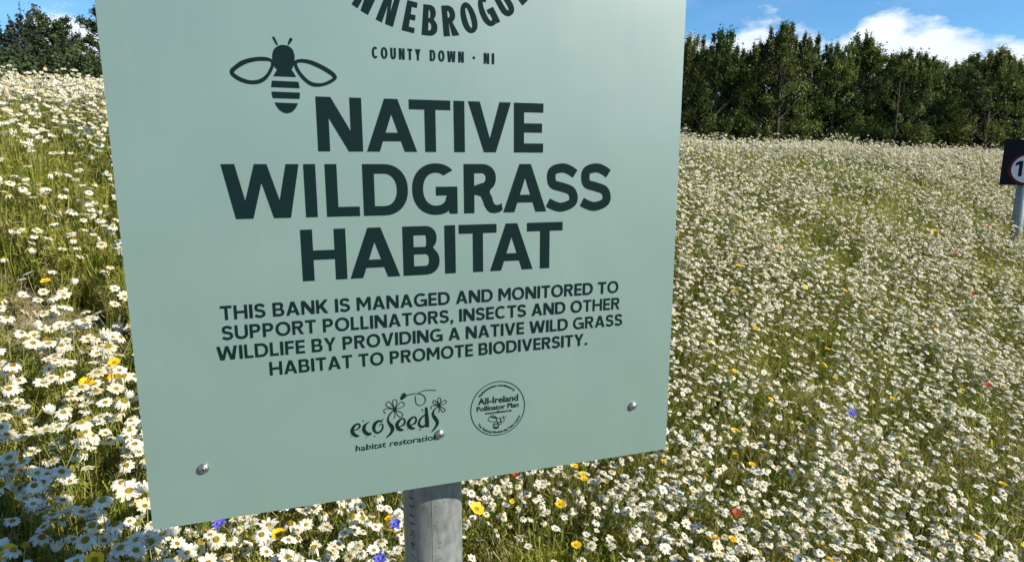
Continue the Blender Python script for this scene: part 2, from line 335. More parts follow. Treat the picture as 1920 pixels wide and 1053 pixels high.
def print_mesh(name, polys, label=None, m=ink, parent=panel, fr=bl, o=.0004):
    """polys: list of [outer, hole, ...] in panel metres, laid on the panel as flat print"""
    V, Fc = [], []
    for gi, pg in enumerate(polys):
        pg = [ok_poly(q) for q in pg]; pts = [p for q in pg for p in q]
        tris = tessellate_polygon([[Vector((x, y, 0)) for x, y in q] for q in pg])
        bse = len(V); V += [fr(x, y, o + .00001*(gi % 30)) for x, y in pts]
        for a, b_, c_ in tris:
            p, q, s_ = pts[a], pts[b_], pts[c_]
            ar = (q[0]-p[0])*(s_[1]-p[1])-(q[1]-p[1])*(s_[0]-p[0])
            if abs(ar) > 1e-13: Fc.append((bse+a, bse+b_, bse+c_) if ar > 0 else (bse+a, bse+c_, bse+b_))
    ob = obj(name, mesh_np(name, V, Fc, m, smooth=False), parent)
    if label: ob['label'] = label
    return ob
def place(pg, sx, sy, ox, oy, f=None):
    o = [[(ox+x*sx, oy+y*sy) for x, y in q] for q in pg]
    return [[f(*p) for p in q] for q in o] if f else o
def line(text, u0, u1, v0, cap, tt, sp=.11, wk=1.0, ws=.0):
    """a line set between two ends of the panel"""
    tot = 0; items = []
    for ch in text:
        wd = (WID[ch]+ws if ch == ' ' else (tt if ch == 'I' else (WID[ch]*wk if ch not in '.,*' else tt*1.05)))
        items.append((ch, tot, wd)); tot += wd+sp
    tot -= sp; k = (u1-u0)/cap/tot; res = []
    for ch, x, wd in items:
        if ch == ' ': continue
        for pg in glyph(ch, wd*k, tt): res.append(place(pg, cap, cap, u0+x*k*cap, v0))
    return res
# rectification of what is drawn on the panel (traced outlines -> panel metres)
HM = np.array([[0.0004614431840030841, -5.108629461068853e-05, -0.08170550326047141], [-8.972075402397857e-05, -0.0005672671850350082, 0.589046171144645], [-0.00020861128482247456, -0.0001130851678174949, 1]])
def AR(x, y):
    q = HM@np.array([x, y, 1.0]); return (q[0]/q[2], q[1]/q[2])
def Z(x0, y0, s):
    return lambda x, y: AR(x0+x*s, y0+y*s)
z7 = Z(380, 170, .42708)
CAP = .0620
def big(word, specs, v0):
    res = []
    for ch, (xa, ya), (xb, yb) in specs:
        ua = z7(xa, ya)[0]; ub = z7(xb, yb)[0]; wd = (ub-ua)/CAP
        tt = .218 if ch != 'S' else .20
        for pg in glyph(ch, wd, tt if ch not in 'I' else wd, .185): res.append(place(pg, CAP, CAP, ua, v0))
    print_mesh('heading_lettering', res, 'bold dark heading word "%s"' % word)
big('NATIVE', [('N', (495, 25), (705, 267)), ('A', (722, 267), (942, 270)), ('T', (905, 60), (1087, 65)), ('I', (1103, 160), (1150, 160)), ('V', (1165, 60), (1353, 60)), ('E', (1367, 160), (1495, 160))], .4441)
big('WILDGRASS', [('W', (78, 322), (421, 322)), ('I', (448, 440), (500, 440)), ('L', (540, 420), (691, 535)), ('D', (704, 430), (901, 430)), ('G', (920, 430), (1118, 430)), ('r', (1147, 430), (1317, 500)), ('A', (1320, 530), (1508, 530)), ('S', (1508, 420), (1648, 420)), ('S', (1658, 420), (1793, 420))], .3674)
big('HABITAT', [('H', (434, 720), (631, 720)), ('A', (650, 825), (868, 815)), ('B', (880, 720), (1040, 740)), ('I', (1063, 700), (1110, 700)), ('T', (1124, 600), (1290, 595)), ('A', (1262, 790), (1448, 780)), ('T', (1424, 590), (1580, 585))], .2909)
for s_, a, b_, v in [('THIS BANK IS MANAGED AND MONITORED TO', .0932, .6106, .2500), ('SUPPORT POLLINATORS, INSECTS AND OTHER', .0931, .6135, .2259),
                     ('WILDLIFE BY PROVIDING A NATIVE WILD GRASS', .0858, .6184, .2017), ('HABITAT TO PROMOTE BIODIVERSITY.', .1424, .5640, .1774)]:
    print_mesh('text_lettering', line(s_, a, b_, v, .0170, .197, .105), 'line of bold capitals reading "%s"' % s_)
print_mesh('text_lettering', line('COUNTY DOWN * NI', .2787, .4284, .5516, .0128, .20, .22, .56, .06), 'small spaced capitals reading "COUNTY DOWN · NI"')
# capitals bent round a circle whose top is beyond the frame
CC = (.3532, .7505); R0, R1 = .1700, .1352; res = []
for ch, ang in zip('NNEBROGUE', (-30.6, -20.3, -10.7, -1.8, 7.3, 16.4, 25.8, 35.0, 44.0)):
    cap = R0-R1; wd = {'E': .40, 'N': .56, 'G': .56, 'O': .56}.get(ch, .52)
    def bend(x, y, a=ang, wd=wd, cap=cap):
        th = radians(a) + (x-wd*cap/2)/(R0-.35*cap); rr_ = R0-y
        return (CC[0]+rr_*sin(th), CC[1]-rr_*cos(th))
    for pg in glyph(ch, wd, .205, .17): res.append(place(pg, cap, cap, 0, 0, bend))
print_mesh('curved_lettering', res, 'condensed capitals set round a curve at the top of the sign')

# bee emblem
zb = Z(420, 60, .16140)
def T_(pts): return [zb(x, y) for x, y in pts]
bee = []
cat2 = lambda P, n=5: [tuple(p) for p in catmull(P, n)]
def closed(P, n=5):
    Q = list(P); PP = [Q[-1]]+Q+[Q[0], Q[1]]; o = []
    for i in range(1, len(PP)-2):
        a, b_, c_, d = [np.array(q, float) for q in PP[i-1:i+3]]
        for k in range(n):
            t_ = k/n; o.append(tuple(.5*((2*b_)+(c_-a)*t_+(2*a-5*b_+4*c_-d)*t_*t_+(3*b_-a-3*c_+d)*t_**3)))
    return o
bee.append([T_(cat2([(617,440),(585,400),(566,340),(562,270),(580,205),(625,165),(680,152),(745,165),(795,205),(820,275),(818,345),(805,405),(785,440)])+[(820,490),(838,525),(573,515),(595,475)])])
bee.append([T_([(558,566),(865,580),(880,655),(549,641)])]); bee.append([T_([(551,692),(883,706),(879,778),(568,769)])])
bee.append([T_(cat2([(588,819),(605,850),(640,900),(690,935),(735,944),(790,930),(830,890),(862,830)]))])
bee.append([T_(closed([(72,440),(110,400),(200,335),(330,298),(450,290),(530,305),(572,340),(580,400),(540,490),(480,565),(400,602),(300,606),(200,580),(120,535),(75,490)])),
            T_(closed([(118,468),(170,420),(260,370),(360,343),(450,337),(520,340),(549,358),(538,410),(500,480),(440,535),(370,560),(290,560),(200,530),(140,495)]))])
bee.append([T_(closed([(815,345),(850,322),(920,316),(1010,330),(1110,370),(1220,430),(1290,485),(1312,530),(1285,570),(1200,615),(1100,637),(1010,625),(920,560),(850,470),(818,400)])),
            T_(closed([(850,368),(900,357),(980,370),(1080,410),(1190,470),(1262,524),(1240,552),(1150,592),(1060,592),(990,565),(920,500),(870,430)]))])
bee.append([T_(closed([(562,66),(578,57),(592,70),(625,145),(618,152),(606,146)]))]); bee.append([T_(closed([(760,82),(778,70),(795,85),(790,105),(752,155),(742,150)]))])
print_mesh('bee_emblem', bee, 'dark bee emblem with two outlined wings and striped body')

# hand drawn seed company logo
zs = Z(650, 725, .123457)
def brush(P, n=5, cyc=False): return [[zs(x, y) for x, y in ribbon(catmull(P, n))]]
lg = []
e1a = [(112,655,7),(150,645,9),(188,618,12),(204,582,14)]; e1b = [(208,592,12),(186,558,13),(134,573,16),(96,620,22),(84,670,27),(108,712,28),(150,738,22),(192,742,8)]
e2a = [(790,605,7),(840,585,10),(878,548,14),(886,508,14)]; e2b = [(890,520,12),(872,482,12),(834,480,13),(795,512,18),(765,565,25),(778,615,28),(815,645,24),(868,650,8)]
lg += [brush(e1a), brush(e1b), brush(e2a), brush(e2b), brush([(x+172, y-24, r_) for x, y, r_ in e2a]), brush([(x+172, y-24, r_) for x, y, r_ in e2b]),
       brush([(350,522,4),(300,555,12),(268,600,24),(265,655,28),(300,697,28),(340,712,24),(374,690,8)]),
       brush([(540,525,14),(490,512,16),(435,550,24),(413,610,24),(425,665,20),(470,692,14),(522,665,14),(550,610,12),(545,568,10),(515,562,7),(490,592,4)]),
       brush([(715,350,8),(670,395,9),(640,440,10),(628,490,14),(642,540,20),(682,590,30),(698,640,26),(672,700,18),(630,742,12),(600,774,4)]),
       brush([(1208,305,18),(1214,400,25),(1220,500,30),(1226,606,26)]), brush([(1195,415,10),(1135,465,13),(1100,530,16),(1110,582,20),(1150,602,18),(1205,570,12)]),
       brush([(1390,290,8),(1350,325,8),(1318,370,13),(1312,420,20),(1345,470,28),(1378,530,24),(1362,590,17),(1325,640,12),(1290,682,4)])]
def petals(cx, cy, tips, wd, lw):
    for tx, ty in tips:
        dx, dy = tx-cx, ty-cy; q = lambda a, b_: (cx+dx*a-dy*b_*wd, cy+dy*a+dx*b_*wd, lw)
        lg.append(brush([q(.08, 0), q(.38, .13), q(.70, .22), q(.92, .17), q(1.0, 0), q(.92, -.17), q(.70, -.22), q(.38, -.13), q(.08, 0)], 4))
    lg.append([[zs(*p) for p in arc(cx, cy, 26*wd, 26*wd, 0, 360, 12)[:-1]]])
petals(733, 338, [(733,186),(606,236),(870,240),(566,368),(690,478),(845,446)], 1.0, 5)
petals(1402, 280, [(1408,162),(1314,208),(1512,208),(1282,312),(1376,390),(1490,368)], .9, 5)
lg.append(brush([(905,125,7),(980,106,6),(1050,98,5),(1120,102,6),(1180,140,6),(1197,200,6),(1165,255,5),(1108,278,5),(1060,250,5),(1046,190,5),(1042,130,4)]))
lg.append(brush([(1075,98,5),(1150,60,5),(1230,45,5),(1362,48,5)]))
lg += [brush([(822,190,10),(858,150,26),(892,98,16)]), brush([(815,152,9),(850,140,12),(905,150,8)]), brush([(830,120,6),(875,95,10),(895,130,8)])]
for x, y, r_ in [(253,512,12),(550,492,11),(1150,345,12),(1160,378,7),(300,760,8),(425,742,11),(375,718,7),(70,742,7),(200,660,6),(755,655,6),(925,630,7),(1115,645,11),(880,580,8),(1050,553,8)]:
    lg.append([[zs(*p) for p in arc(x, y, r_, r_, 0, 360, 9)[:-1]]])
print_mesh('seed_logo', lg, 'hand drawn logo "ecoSeeds" with two daisies and a looping bee')

# small faces of type from the built-in font, turned into flat mesh and bent or jittered
def text_polys(s_, size, off=0.0, sp=1.0):
    cu = bpy.data.curves.new('type', 'FONT'); cu.body = s_; cu.size = size; cu.offset = off; cu.resolution_u = 3; cu.space_character = sp; cu.fill_mode = 'BOTH'
    o = bpy.data.objects.new('type', cu); COL.objects.link(o); dg = bpy.context.evaluated_depsgraph_get()
    me = bpy.data.meshes.new_from_object(o.evaluated_get(dg)); bpy.data.objects.remove(o)
    V = [(v.co.x, v.co.y) for v in me.vertices]; Fc = [tuple(p.vertices) for p in me.polygons]; bpy.data.meshes.remove(me); bpy.data.curves.remove(cu)
    return V, Fc
def type_mesh(name, s_, f, size=1.0, off=0.0, label=None, m=ink, parent=panel, fr=bl, o=.0004, sp=1.0, fit=None):
    V, Fc = text_polys(s_, size, off, sp); x0 = min(v[0] for v in V); x1 = max(v[0] for v in V)
    if fit: kx = fit/(x1-x0)
    else: kx = 1
    P = [fr(*f((x-x0)*kx, y), o) for x, y in V]
    out_ = []
    for q in Fc:
        a = V[q[0]]; ar = 0
        for i in range(1, len(q)-1): bq, c_ = V[q[i]], V[q[i+1]]; ar += (bq[0]-a[0])*(c_[1]-a[1])-(bq[1]-a[1])*(c_[0]-a[0])
        out_.append(q if ar > 0 else q[::-1])
    ob = obj(name, mesh_np(name, P, out_, m, smooth=False), parent)
    if label: ob['label'] = label
    return ob
c0 = AR(650+135*.1235, 725+975*.1235); c1 = AR(650+1385*.1235, 725+790*.1235)
dxx = c1[0]-c0[0]; dyy = c1[1]-c0[1]
type_mesh('tagline_lettering', 'habitat restoration', lambda x, y: (c0[0]+x+y*.10+.0002*sin(900*x), c0[1]+x*dyy/dxx+y*1.05+.00035*sin(420*x)), .0108, .00016, 'handwritten line "habitat restoration"', fit=dxx)
# round pollinator plan badge
BC = (.4315, .0992); BR = .0392
ring = [[arc(0, 0, BR, BR, 0, 360, 64)[:-1], arc(0, 0, BR-.0011, BR-.0011, 0, 360, 64)[:-1]]]
print_mesh('badge_ring', [place(q, 1, 1, *BC) for q in ring])
type_mesh('badge_lettering', 'All-Ireland', lambda x, y: (BC[0]-.0285+x, BC[1]+.0085+y), .0128, .00034, 'badge words "All-Ireland"', fit=.0578)
type_mesh('badge_lettering', 'Pollinator Plan', lambda x, y: (BC[0]-.0305+x, BC[1]-.0010+y), .0098, .00026, 'badge words "Pollinator Plan"', fit=.0605)
type_mesh('badge_lettering', 'www.pollinators.ie', lambda x, y: (BC[0]-.0190+x, BC[1]-.0066+y), .0054, .00010, 'badge web address', fit=.0385)
def around(R_, ang0, inward):
    def f(x, y):
        if inward: th = radians(ang0)-x/R_; return (BC[0]+(R_+y)*cos(th), BC[1]+(R_+y)*sin(th))
        th = radians(ang0)+x/R_; return (BC[0]+(R_-y)*cos(th), BC[1]+(R_-y)*sin(th))
    return f
type_mesh('badge_lettering', 'Implementation coordinated by', around(.0318, 143, True), .0050, .00012, 'badge words round the upper rim', fit=.0318*radians(100))
type_mesh('badge_lettering', 'The National Biodiversity Data Centre', around(.0358, 214, False), .0050, .00012, 'badge words round the lower rim', fit=.0358*radians(122))
zc = Z(875, 705, .11396); bb = []
def cb(P, w_=5): bb.append([[zc(x, y) for x, y in ribbon(catmull(P, 4), w_)]])
def ell(cx, cy, rx, ry, a0=0, rot=0): return [(cx+rx*cos(a)*cos(rot)-ry*sin(a)*sin(rot), cy+rx*cos(a)*sin(rot)+ry*sin(a)*cos(rot)) for a in [a0+2*pi*i/12 for i in range(13)]]
cb(ell(425,705,72,40,0,.05)); cb(ell(440,665,55,18,0,.25)); cb(ell(482,808,46,50)); cb(ell(530,718,34,38)); cb(ell(587,708,32,36)); cb(ell(545,770,26,20))
for y in (785, 825, 842): cb([(440, y), (482, y+6), (524, y-4)], 7)
cb([(600,675),(605,655),(610,638)], 4); cb([(608,680),(630,665),(655,655)], 4)
print_mesh('badge_bee', bb)

# screws along the bottom fixing rail: button heads with washers and socket shade as black discs
def screw(u, v, R_=.0062):
    T = lambda x, y, h: bl(u+x, v+y, h)
    mb = MB(); mb.lathe([(R_*1.0, .0001), (R_*1.02, .0010), (R_*.96, .0024), (R_*.80, .0038), (R_*.56, .0046), (R_*.44, .0047)], T, 24)
    s_ = obj('screw', mb.mesh('screw', steel, True), panel)
    mb = MB(); mb.lathe([(R_*.34, .00475), (R_*.30, .0050), (R_*.12, .0050)], T, 16)
    obj('screw_pin', mb.mesh('screw_pin', steel, True), s_)
    mb = MB(); mb.lathe([(R_*.22, .00505), (R_*.12, .00508)], T, 6)  # raised black disc, the shade of the socket hollow put into its colour
    obj('screw_socket_shade', mb.mesh('screw_socket_shade', black, False), s_)
for u, v in ((.0606, .0698), (.3495, .0735), (.6401, .0773), (.0606, .845), (.3495, .845), (.6401, .845)): screw(u, v)
# rails behind the panel, post clips
for vr in (.0735, .845):
    mb = MB(); z0 = .020
    a = bl(.004, vr-z0, -TK-.001); b2 = bl(W_+.0012, vr+z0, -TK-.014)
    mb.box(a[0], b2[0], a[1], b2[1], a[2], a[2]+.003); mb.box(a[0], b2[0], a[1], b2[1], b2[2]-.003, b2[2]); mb.box(a[0], b2[0], b2[1]-.003, b2[1], a[2]+.003, b2[2]-.003)
    mb.box(a[0], b2[0], a[1], a[1]+.003, a[2]+.003, b2[2]-.003)
    rail = obj('fixing_rail', mb.mesh('fixing_rail', galv), sign)
    mb = MB(); pts = [(PR+.0022)*Vector((cos(a_), sin(a_), 0)) for a_ in [radians(-60-x*15) for x in range(-6, 11)]]
    zz = vr+P0.z-base.z
    for zq in (zz-.015, zz+.015):
        mb.tube([(p.x, p.y, zq) for p in [(PR+.003)*Vector((cos(2*pi*i/24), sin(2*pi*i/24), 0)) for i in range(25)]], .0025, 6)
    for s_ in (-1, 1): mb.box(s_*(PR+.004)-.004, s_*(PR+.004)+.004, -(GAP+PR)+.018, .0, zz-.016, zz+.016)
    obj('post_clip', mb.mesh('post_clip', steel), sign)
    for s_ in (-1, 1):
        mb = MB(); mb.lathe([(.006, 0), (.006, .006), (.003, .0075)], lambda x, y, h, s_=s_: (s_*(PR+.012)+x, .006+h, zz+y), 6)
        obj('clip_bolt', mb.mesh('clip_bolt', steel), sign)
# post with cap, seam and rolled-on marking
mb = MB(); zt = H_-.03+P0.z-base.z
mb.tube([(0, 0, -.3), (0, 0, zt)], PR, 64, cap=False); post = obj('post', mb.mesh('post', galv, True), sign)
mb = MB(); mb.lathe([(PR+.002, zt-.03), (PR+.002, zt), (PR*.8, zt+.006), (.004, zt+.009)], lambda x, y, h: (x, y, h), 32); obj('post_cap', mb.mesh('post_cap', black, True), sign)
mb = MB(); a_ = radians(-90-12)
mb.tube([(PR*cos(a_), PR*sin(a_), -.3), (PR*cos(a_), PR*sin(a_), zt)], .0005, 6); obj('weld_seam', mb.mesh('weld_seam', galv, True), post)
stencil = mat('faded_black_stencil', (.055, .058, .06), .7, .3)
pinkish = -(YAW)  # camera side of the post is turned by the panel's yaw
def on_post(th0, z0):
    def f(x, y):
        return (x, y)
    def fr(x, y, o):   # reads upward along the post
        th = th0 - y/PR*(-1); rr_ = PR+o; return (rr_*cos(th), rr_*sin(th), z0+x)
    return f, fr
f_, fr_ = on_post(radians(-138), P0.z-base.z-.150)
V, Fc = text_polys('/4SIHI/61', .0135, -.0001, 1.3)
xm = min(v[0] for v in V); xM = max(v[0] for v in V)
ob = obj('post_marking', mesh_np('post_marking', [fr_((x-xm)*.150/(xM-xm), -y, .0003) for x, y in V], Fc, stencil, smooth=False), post); ob['label'] = 'faded dark stencilled marking running up the post'
for th_, z_, ln, sl_ in [(-96, -.062, .006, .3), (-78, -.057, .0045, .5), (-111, -.064, .003, -.1), (-118, -.0635, .002, 0), (-70, -.0755, .007, .55), (-92, -.0865, .005, .2), (-88, -.1215, .006, .4), (-90, -.128, .004, -.5), (-88, -.147, .009, .05)]:
    th_ = radians(th_)-YAW*0; zq = P0.z-base.z+z_
    A0 = [((PR+.0004)*cos(th_+d/PR), (PR+.0004)*sin(th_+d/PR), zq+d*sl_+e_) for d, e_ in ((-ln/2, 0), (0, -.0006), (ln/2, .0), (0, .0007))]
    mb = MB(); mb.add(A0, [(0, 1, 2, 3)]); obj('scratch', mb.mesh('scratch', stencil), post)

# ------------------------------------------------------------------ speed limit sign at the right edge
yaw2 = radians(-28)
rr_ = pdir(1906, 430); D2 = 5.1; q = CAM + rr_*(D2/rr_.y)
b2 = Vector((q.x, q.y, 0)); b2.z = gz(q.x, q.y)-.02
s2 = empty('speed_limit_sign', b2, (0, 0, yaw2)); tag(s2, 'small black square sign with red-ringed disc reading 10 at right edge', 'sign')
pt = CAM + pdir(1918, 262)*(D2/pdir(1918, 262).y); pb = CAM + pdir(1918, 347)*(D2/pdir(1918, 347).y)
zt2, zb2 = pt.z-b2.z, pb.z-b2.z; hh = zt2-zb2
mb = MB(); mb.tube([(0, 0, -.3), (0, 0, zt2-.03)], .040, 32, cap=True); obj('post', mb.mesh('post', galv, True), s2)
blk = mat('black_panel', (.008, .010, .014), .6, .12); wht = mat('white_sign_disc', (.62, .64, .66), .5, .3); red = mat('red_sign_ring', (.09, .008, .012), .6, .2)
mb = MB(); W2 = .36; xo = .020; mb.box(xo-W2/2, xo+W2/2, -.055, -.051, zb2, zt2); pan2 = obj('panel', mb.mesh('panel', blk), s2)
fr2 = lambda x, y, o: (x, -.055-o, y)
dc = (.010, zb2+hh*.36); dr = .127
print_mesh('red_ring', [[[(dc[0]+x, dc[1]+y) for x, y in arc(0, 0, dr, dr, 0, 360, 48)[:-1]], [(dc[0]+x, dc[1]+y) for x, y in arc(0, 0, dr-.020, dr-.020, 0, 360, 48)[:-1]]]], None, red, pan2, fr2, .0010)
print_mesh('white_disc', [[[(dc[0]+x, dc[1]+y) for x, y in arc(0, 0, dr-.019, dr-.019, 0, 360, 48)[:-1]]]], None, wht, pan2, fr2, .0005)
one = [[(.035, 0), (.035, .118), (.012, .118), (-.012, .100), (-.012, .080), (.012, .090), (.012, 0)]]
dig = [[[(dc[0]-.072+x, dc[1]-.057+y) for x, y in q_] for q_ in one], [[(dc[0]+.030+x, dc[1]+y) for x, y in sup(0, 0, .036, .059, 0, 360, 24)[:-1]], [(dc[0]+.030+x, dc[1]+y) for x, y in sup(0, 0, .014, .038, 0, 360, 24)[:-1]]]]
print_mesh('number', dig, 'black number 10', blk, pan2, fr2, .0016)
zz = zb2+hh*.84
print_mesh('white_mark', [[[(xo+x, zz+y) for x, y in ribbon(catmull([(.004,.020),(-.010,.024),(-.020,.014),(-.006,.004),(.006,-.006),(-.002,-.018),(-.010,-.018)], 5), .0045)]]], 'small white mark above the disc', wht, pan2, fr2, .001)

# ------------------------------------------------------------------ plants: prototypes
pet_m = mat('daisy_petal', (.80, .80, .76), .55, .3, 0, .34); vary(pet_m, [(.72, .67, .46), (.82, .785, .65), (.86, .84, .75)], 40, .6)
cen_m = mat('daisy_disc', (.70, .42, .02), .8, .2); vary(cen_m, [(.70, .40, .02), (.86, .58, .04), (.78, .66, .10)], 200, .6, bump=1, bscale=900)
stem_m = mat('stem', (.10, .15, .03), .6, .3); vary(stem_m, [(.12, .16, .03), (.24, .28, .06), (.34, .30, .10)], 3, .8)
fol_m = mat('feathery_leaf', (.08, .13, .02), .6, .25, 0, .5); vary(fol_m, [(.13, .17, .018), (.30, .34, .04), (.44, .44, .08), (.52, .47, .20)], 2.2, .45, 3, 'World', pos=[.02, .36, .70, .98])
dry_m = mat('dry_stalk', (.42, .36, .16), .8, .2, 0, .4)
yel_m = mat('marigold_petal', (.85, .52, .01), .5, .3, 0, .2); blu_m = mat('cornflower_petal', (.13, .13, .50), .6, .3, 0, .2); red_m = mat('poppy_petal', (.50, .07, .025), .5, .3, 0, .35); dark_m = mat('poppy_heart', (.02, .02, .02), .7, .2)
HL = 9.0      # stem length in units of the flower's radius
def petal(a, r0, r1, wd, droop, seedv, segs=3):
    """one ray petal as a small curved strip, slightly folded along its middle and notched at the tip"""
    V, Fc = [], []
    rs = random.Random(seedv); tw = rs.uniform(-.25, .25); dz = rs.uniform(-.15, .12)
    for i in range(segs+1):
        t_ = i/segs; r_ = r0+(r1-r0)*t_; w_ = wd*(.55+.75*sin(pi*min(t_*.8+.12, 1)))*(.72 if i == segs else 1)
        z = droop*(t_**2) + .05*sin(pi*t_) + dz*t_
        for s_ in (-1, 0, 1):
            rad = r_ - (.05*(r1-r0) if (i == segs and s_ == 0) else 0)
            x, y = rad, s_*w_*.5
            V.append((x*cos(a)-y*sin(a), x*sin(a)+y*cos(a), HL+z+(-.035 if s_ == 0 else tw*s_*w_*.5*t_)))
    for i in range(segs):
        for j in (0, 1): q0 = i*3+j; Fc.append((q0, q0+3, q0+4, q0+1))
    return V, Fc
def disc(r_, h, lo=6, n=12, knob=0):
    mb = MB(); pr = [(r_*1.0, HL-.06)]+[(r_*cos(radians(a)), HL+h*sin(radians(a))) for a in (10, 30, 50, 70, 85)]
    mb.lathe(pr, lambda x, y, z: (x, y, z), n); return mb
def stem_mb(sd, up=HL):
    rs = random.Random(sd); mb = MB(); a = rs.uniform(0, 2*pi); k = rs.uniform(.3, 1.0)
    P = [(k*sin(a)*(1-t_)*t_*3, k*cos(a)*(1-t_)*t_*3, up*t_-.03) for t_ in (0, .3, .6, .85, 1)]
    mb.tube(P, [.06, .055, .05, .045, .05], 5, cap=False)
    mb.lathe([(.05, up-.24), (.20, up-.13), (.26, up-.05), (.10, up-.02)], lambda x, y, z: (x, y, z), 8)   # green cup under the head
    for j in range(5):                                                                     # thread-like leaves up the stem
        t_ = rs.uniform(.1, .75); an = rs.uniform(0, 6.28); p = Vector((0, 0, up*t_)); q_ = p+Vector((cos(an), sin(an), .5))*rs.uniform(.5, 1.1); sd_ = Vector((-sin(an), cos(an), 0))*.05
        mb.add([p-sd_, p+sd_, q_+Vector((0, 0, .1))], [(0, 1, 2)])
    return mb
VAR = []
for vi, (np_, droop, dh, dr_, gapp) in enumerate([(15, -.02, .16, .30, 0), (17, -.10, .20, .31, 0), (14, .06, .14, .28, 0), (16, -.34, .30, .33, 0), (13, -.62, .42, .36, 2), (15, .12, .15, .27, 1), (12, -1.05, .48, .40, 1), (11, .9, .12, .22, 0)]):
    rs = random.Random(vi*13+1); pv = []
    for i in range(np_):
        if gapp and rs.random() < .14*gapp: continue
        a = 2*pi*i/np_+rs.uniform(-.11, .11)
        ln = (1 if droop < .5 else .62)*rs.uniform(.80, 1.06)*(1 if droop > -.5 else .82)
        pv.append(petal(a, dr_*.82, ln, .29*rs.uniform(.85, 1.1), droop, vi*100+i))
    mb = MB()
    for V, Fc in pv: mb.add(V, Fc)
    dm = disc(dr_, dh, n=14)
    st = stem_mb(vi)
    VAR.append(dict(pet=[mesh_np('petal', V, Fc, pet_m) for V, Fc in pv], ring=mb.mesh('petal_ring', pet_m, True), disc=dm.mesh('flower_centre', cen_m, True), stem=st.mesh('stem', stem_m, True), mb=mb, dmb=dm, smb=st))
def lib(name, objs):
    c = bpy.data.collections.new(name)
    for o in objs: c.objects.link(o)
    return c
protos = []
for vi, v in enumerate(VAR):
    A_ = MB(); A_.add(v['mb'].v, v['mb'].f, 0); A_.add(v['dmb'].v, v['dmb'].f, 1); A_.add(v['smb'].v, v['smb'].f, 2)
    protos.append(obj('daisy_kind_%02d' % vi, A_.mesh('daisy_kind', [pet_m, cen_m, stem_m], True), link=False))
# closed buds
mb = MB(); mb.lathe([(.05, HL-.3), (.24, HL-.18), (.30, HL), (.22, HL+.16), (.05, HL+.22)], lambda x, y, z: (x, y, z), 10, 0); sb = stem_mb(55); mb.add(sb.v, sb.f, 1)
protos.append(obj('daisy_kind_%02d' % len(VAR), mb.mesh('bud', [cen_m, stem_m], True), link=False))
# small corn marigolds scattered thinly through the carpet
mb = MB()
for i in range(12): V, Fc = petal(2*pi*i/12, .28, .95, .46, .14, i); mb.add(V, Fc, 0)
dm = disc(.34, .2); mb.add(dm.v, dm.f, 1); sb = stem_mb(56); mb.add(sb.v, sb.f, 2)
protos.append(obj('daisy_kind_%02d' % (len(VAR)+1), mb.mesh('small_marigold', [yel_m, cen_m, stem_m], True), link=False))
daisy_lib = lib('daisy_kinds', protos)

def tuft(sd, n=46, h=1.0, spread=.42, wd=.018, mi=0):
    """a bundle of fine, forked, feathery leaves; height 1"""
    rs = random.Random(sd); mb = MB()
    for i in range(n):
        a = rs.uniform(0, 2*pi); r_ = abs(rs.gauss(0, .10)); lean = rs.uniform(.1, 1)*spread; hh_ = h*rs.uniform(.45, 1.0)
        p0 = Vector((r_*cos(a), r_*sin(a), -.05)); d = Vector((cos(a+rs.uniform(-.7, .7)), sin(a+rs.uniform(-.7, .7)), 0))
        tip = p0 + d*lean + Vector((0, 0, hh_)); mid = p0 + d*lean*.35 + Vector((0, 0, hh_*.55)); sdv = Vector((-d.y, d.x, 0))*wd*rs.uniform(.6, 1.4)
        mb.add([p0-sdv*.6, p0+sdv*.6, mid+sdv, mid-sdv, tip], [(0, 1, 2, 3), (3, 2, 4)])
        for j in range(5):   # leaflets
            t_ = rs.uniform(.35, 1.0); q_ = p0.lerp(mid, t_*2) if t_ < .5 else mid.lerp(tip, t_*2-1); an = rs.uniform(0, 6.28); l_ = rs.uniform(.05, .13)
            e_ = q_+Vector((cos(an)*l_, sin(an)*l_, rs.uniform(.0, .8)*l_)); s3 = Vector((-sin(an), cos(an), rs.uniform(-.5, .5)))*.011
            mb.add([q_-s3*.5, q_+s3*.5, e_+s3, e_-s3], [(0, 1, 2, 3)])
    return mb
tufts = [obj('tuft_kind_%02d' % i, tuft(i*7+3, 40).mesh('tuft', fol_m, False), link=False) for i in range(6)]
tufts += [obj('tuft_kind_%02d' % (6+i), tuft(i*5+90, 30, 1.05, .30, .012).mesh('tuft', dry_m if i == 1 else fol_m, False), link=False) for i in range(2)]
tuft_lib = lib('tuft_kinds', tufts)

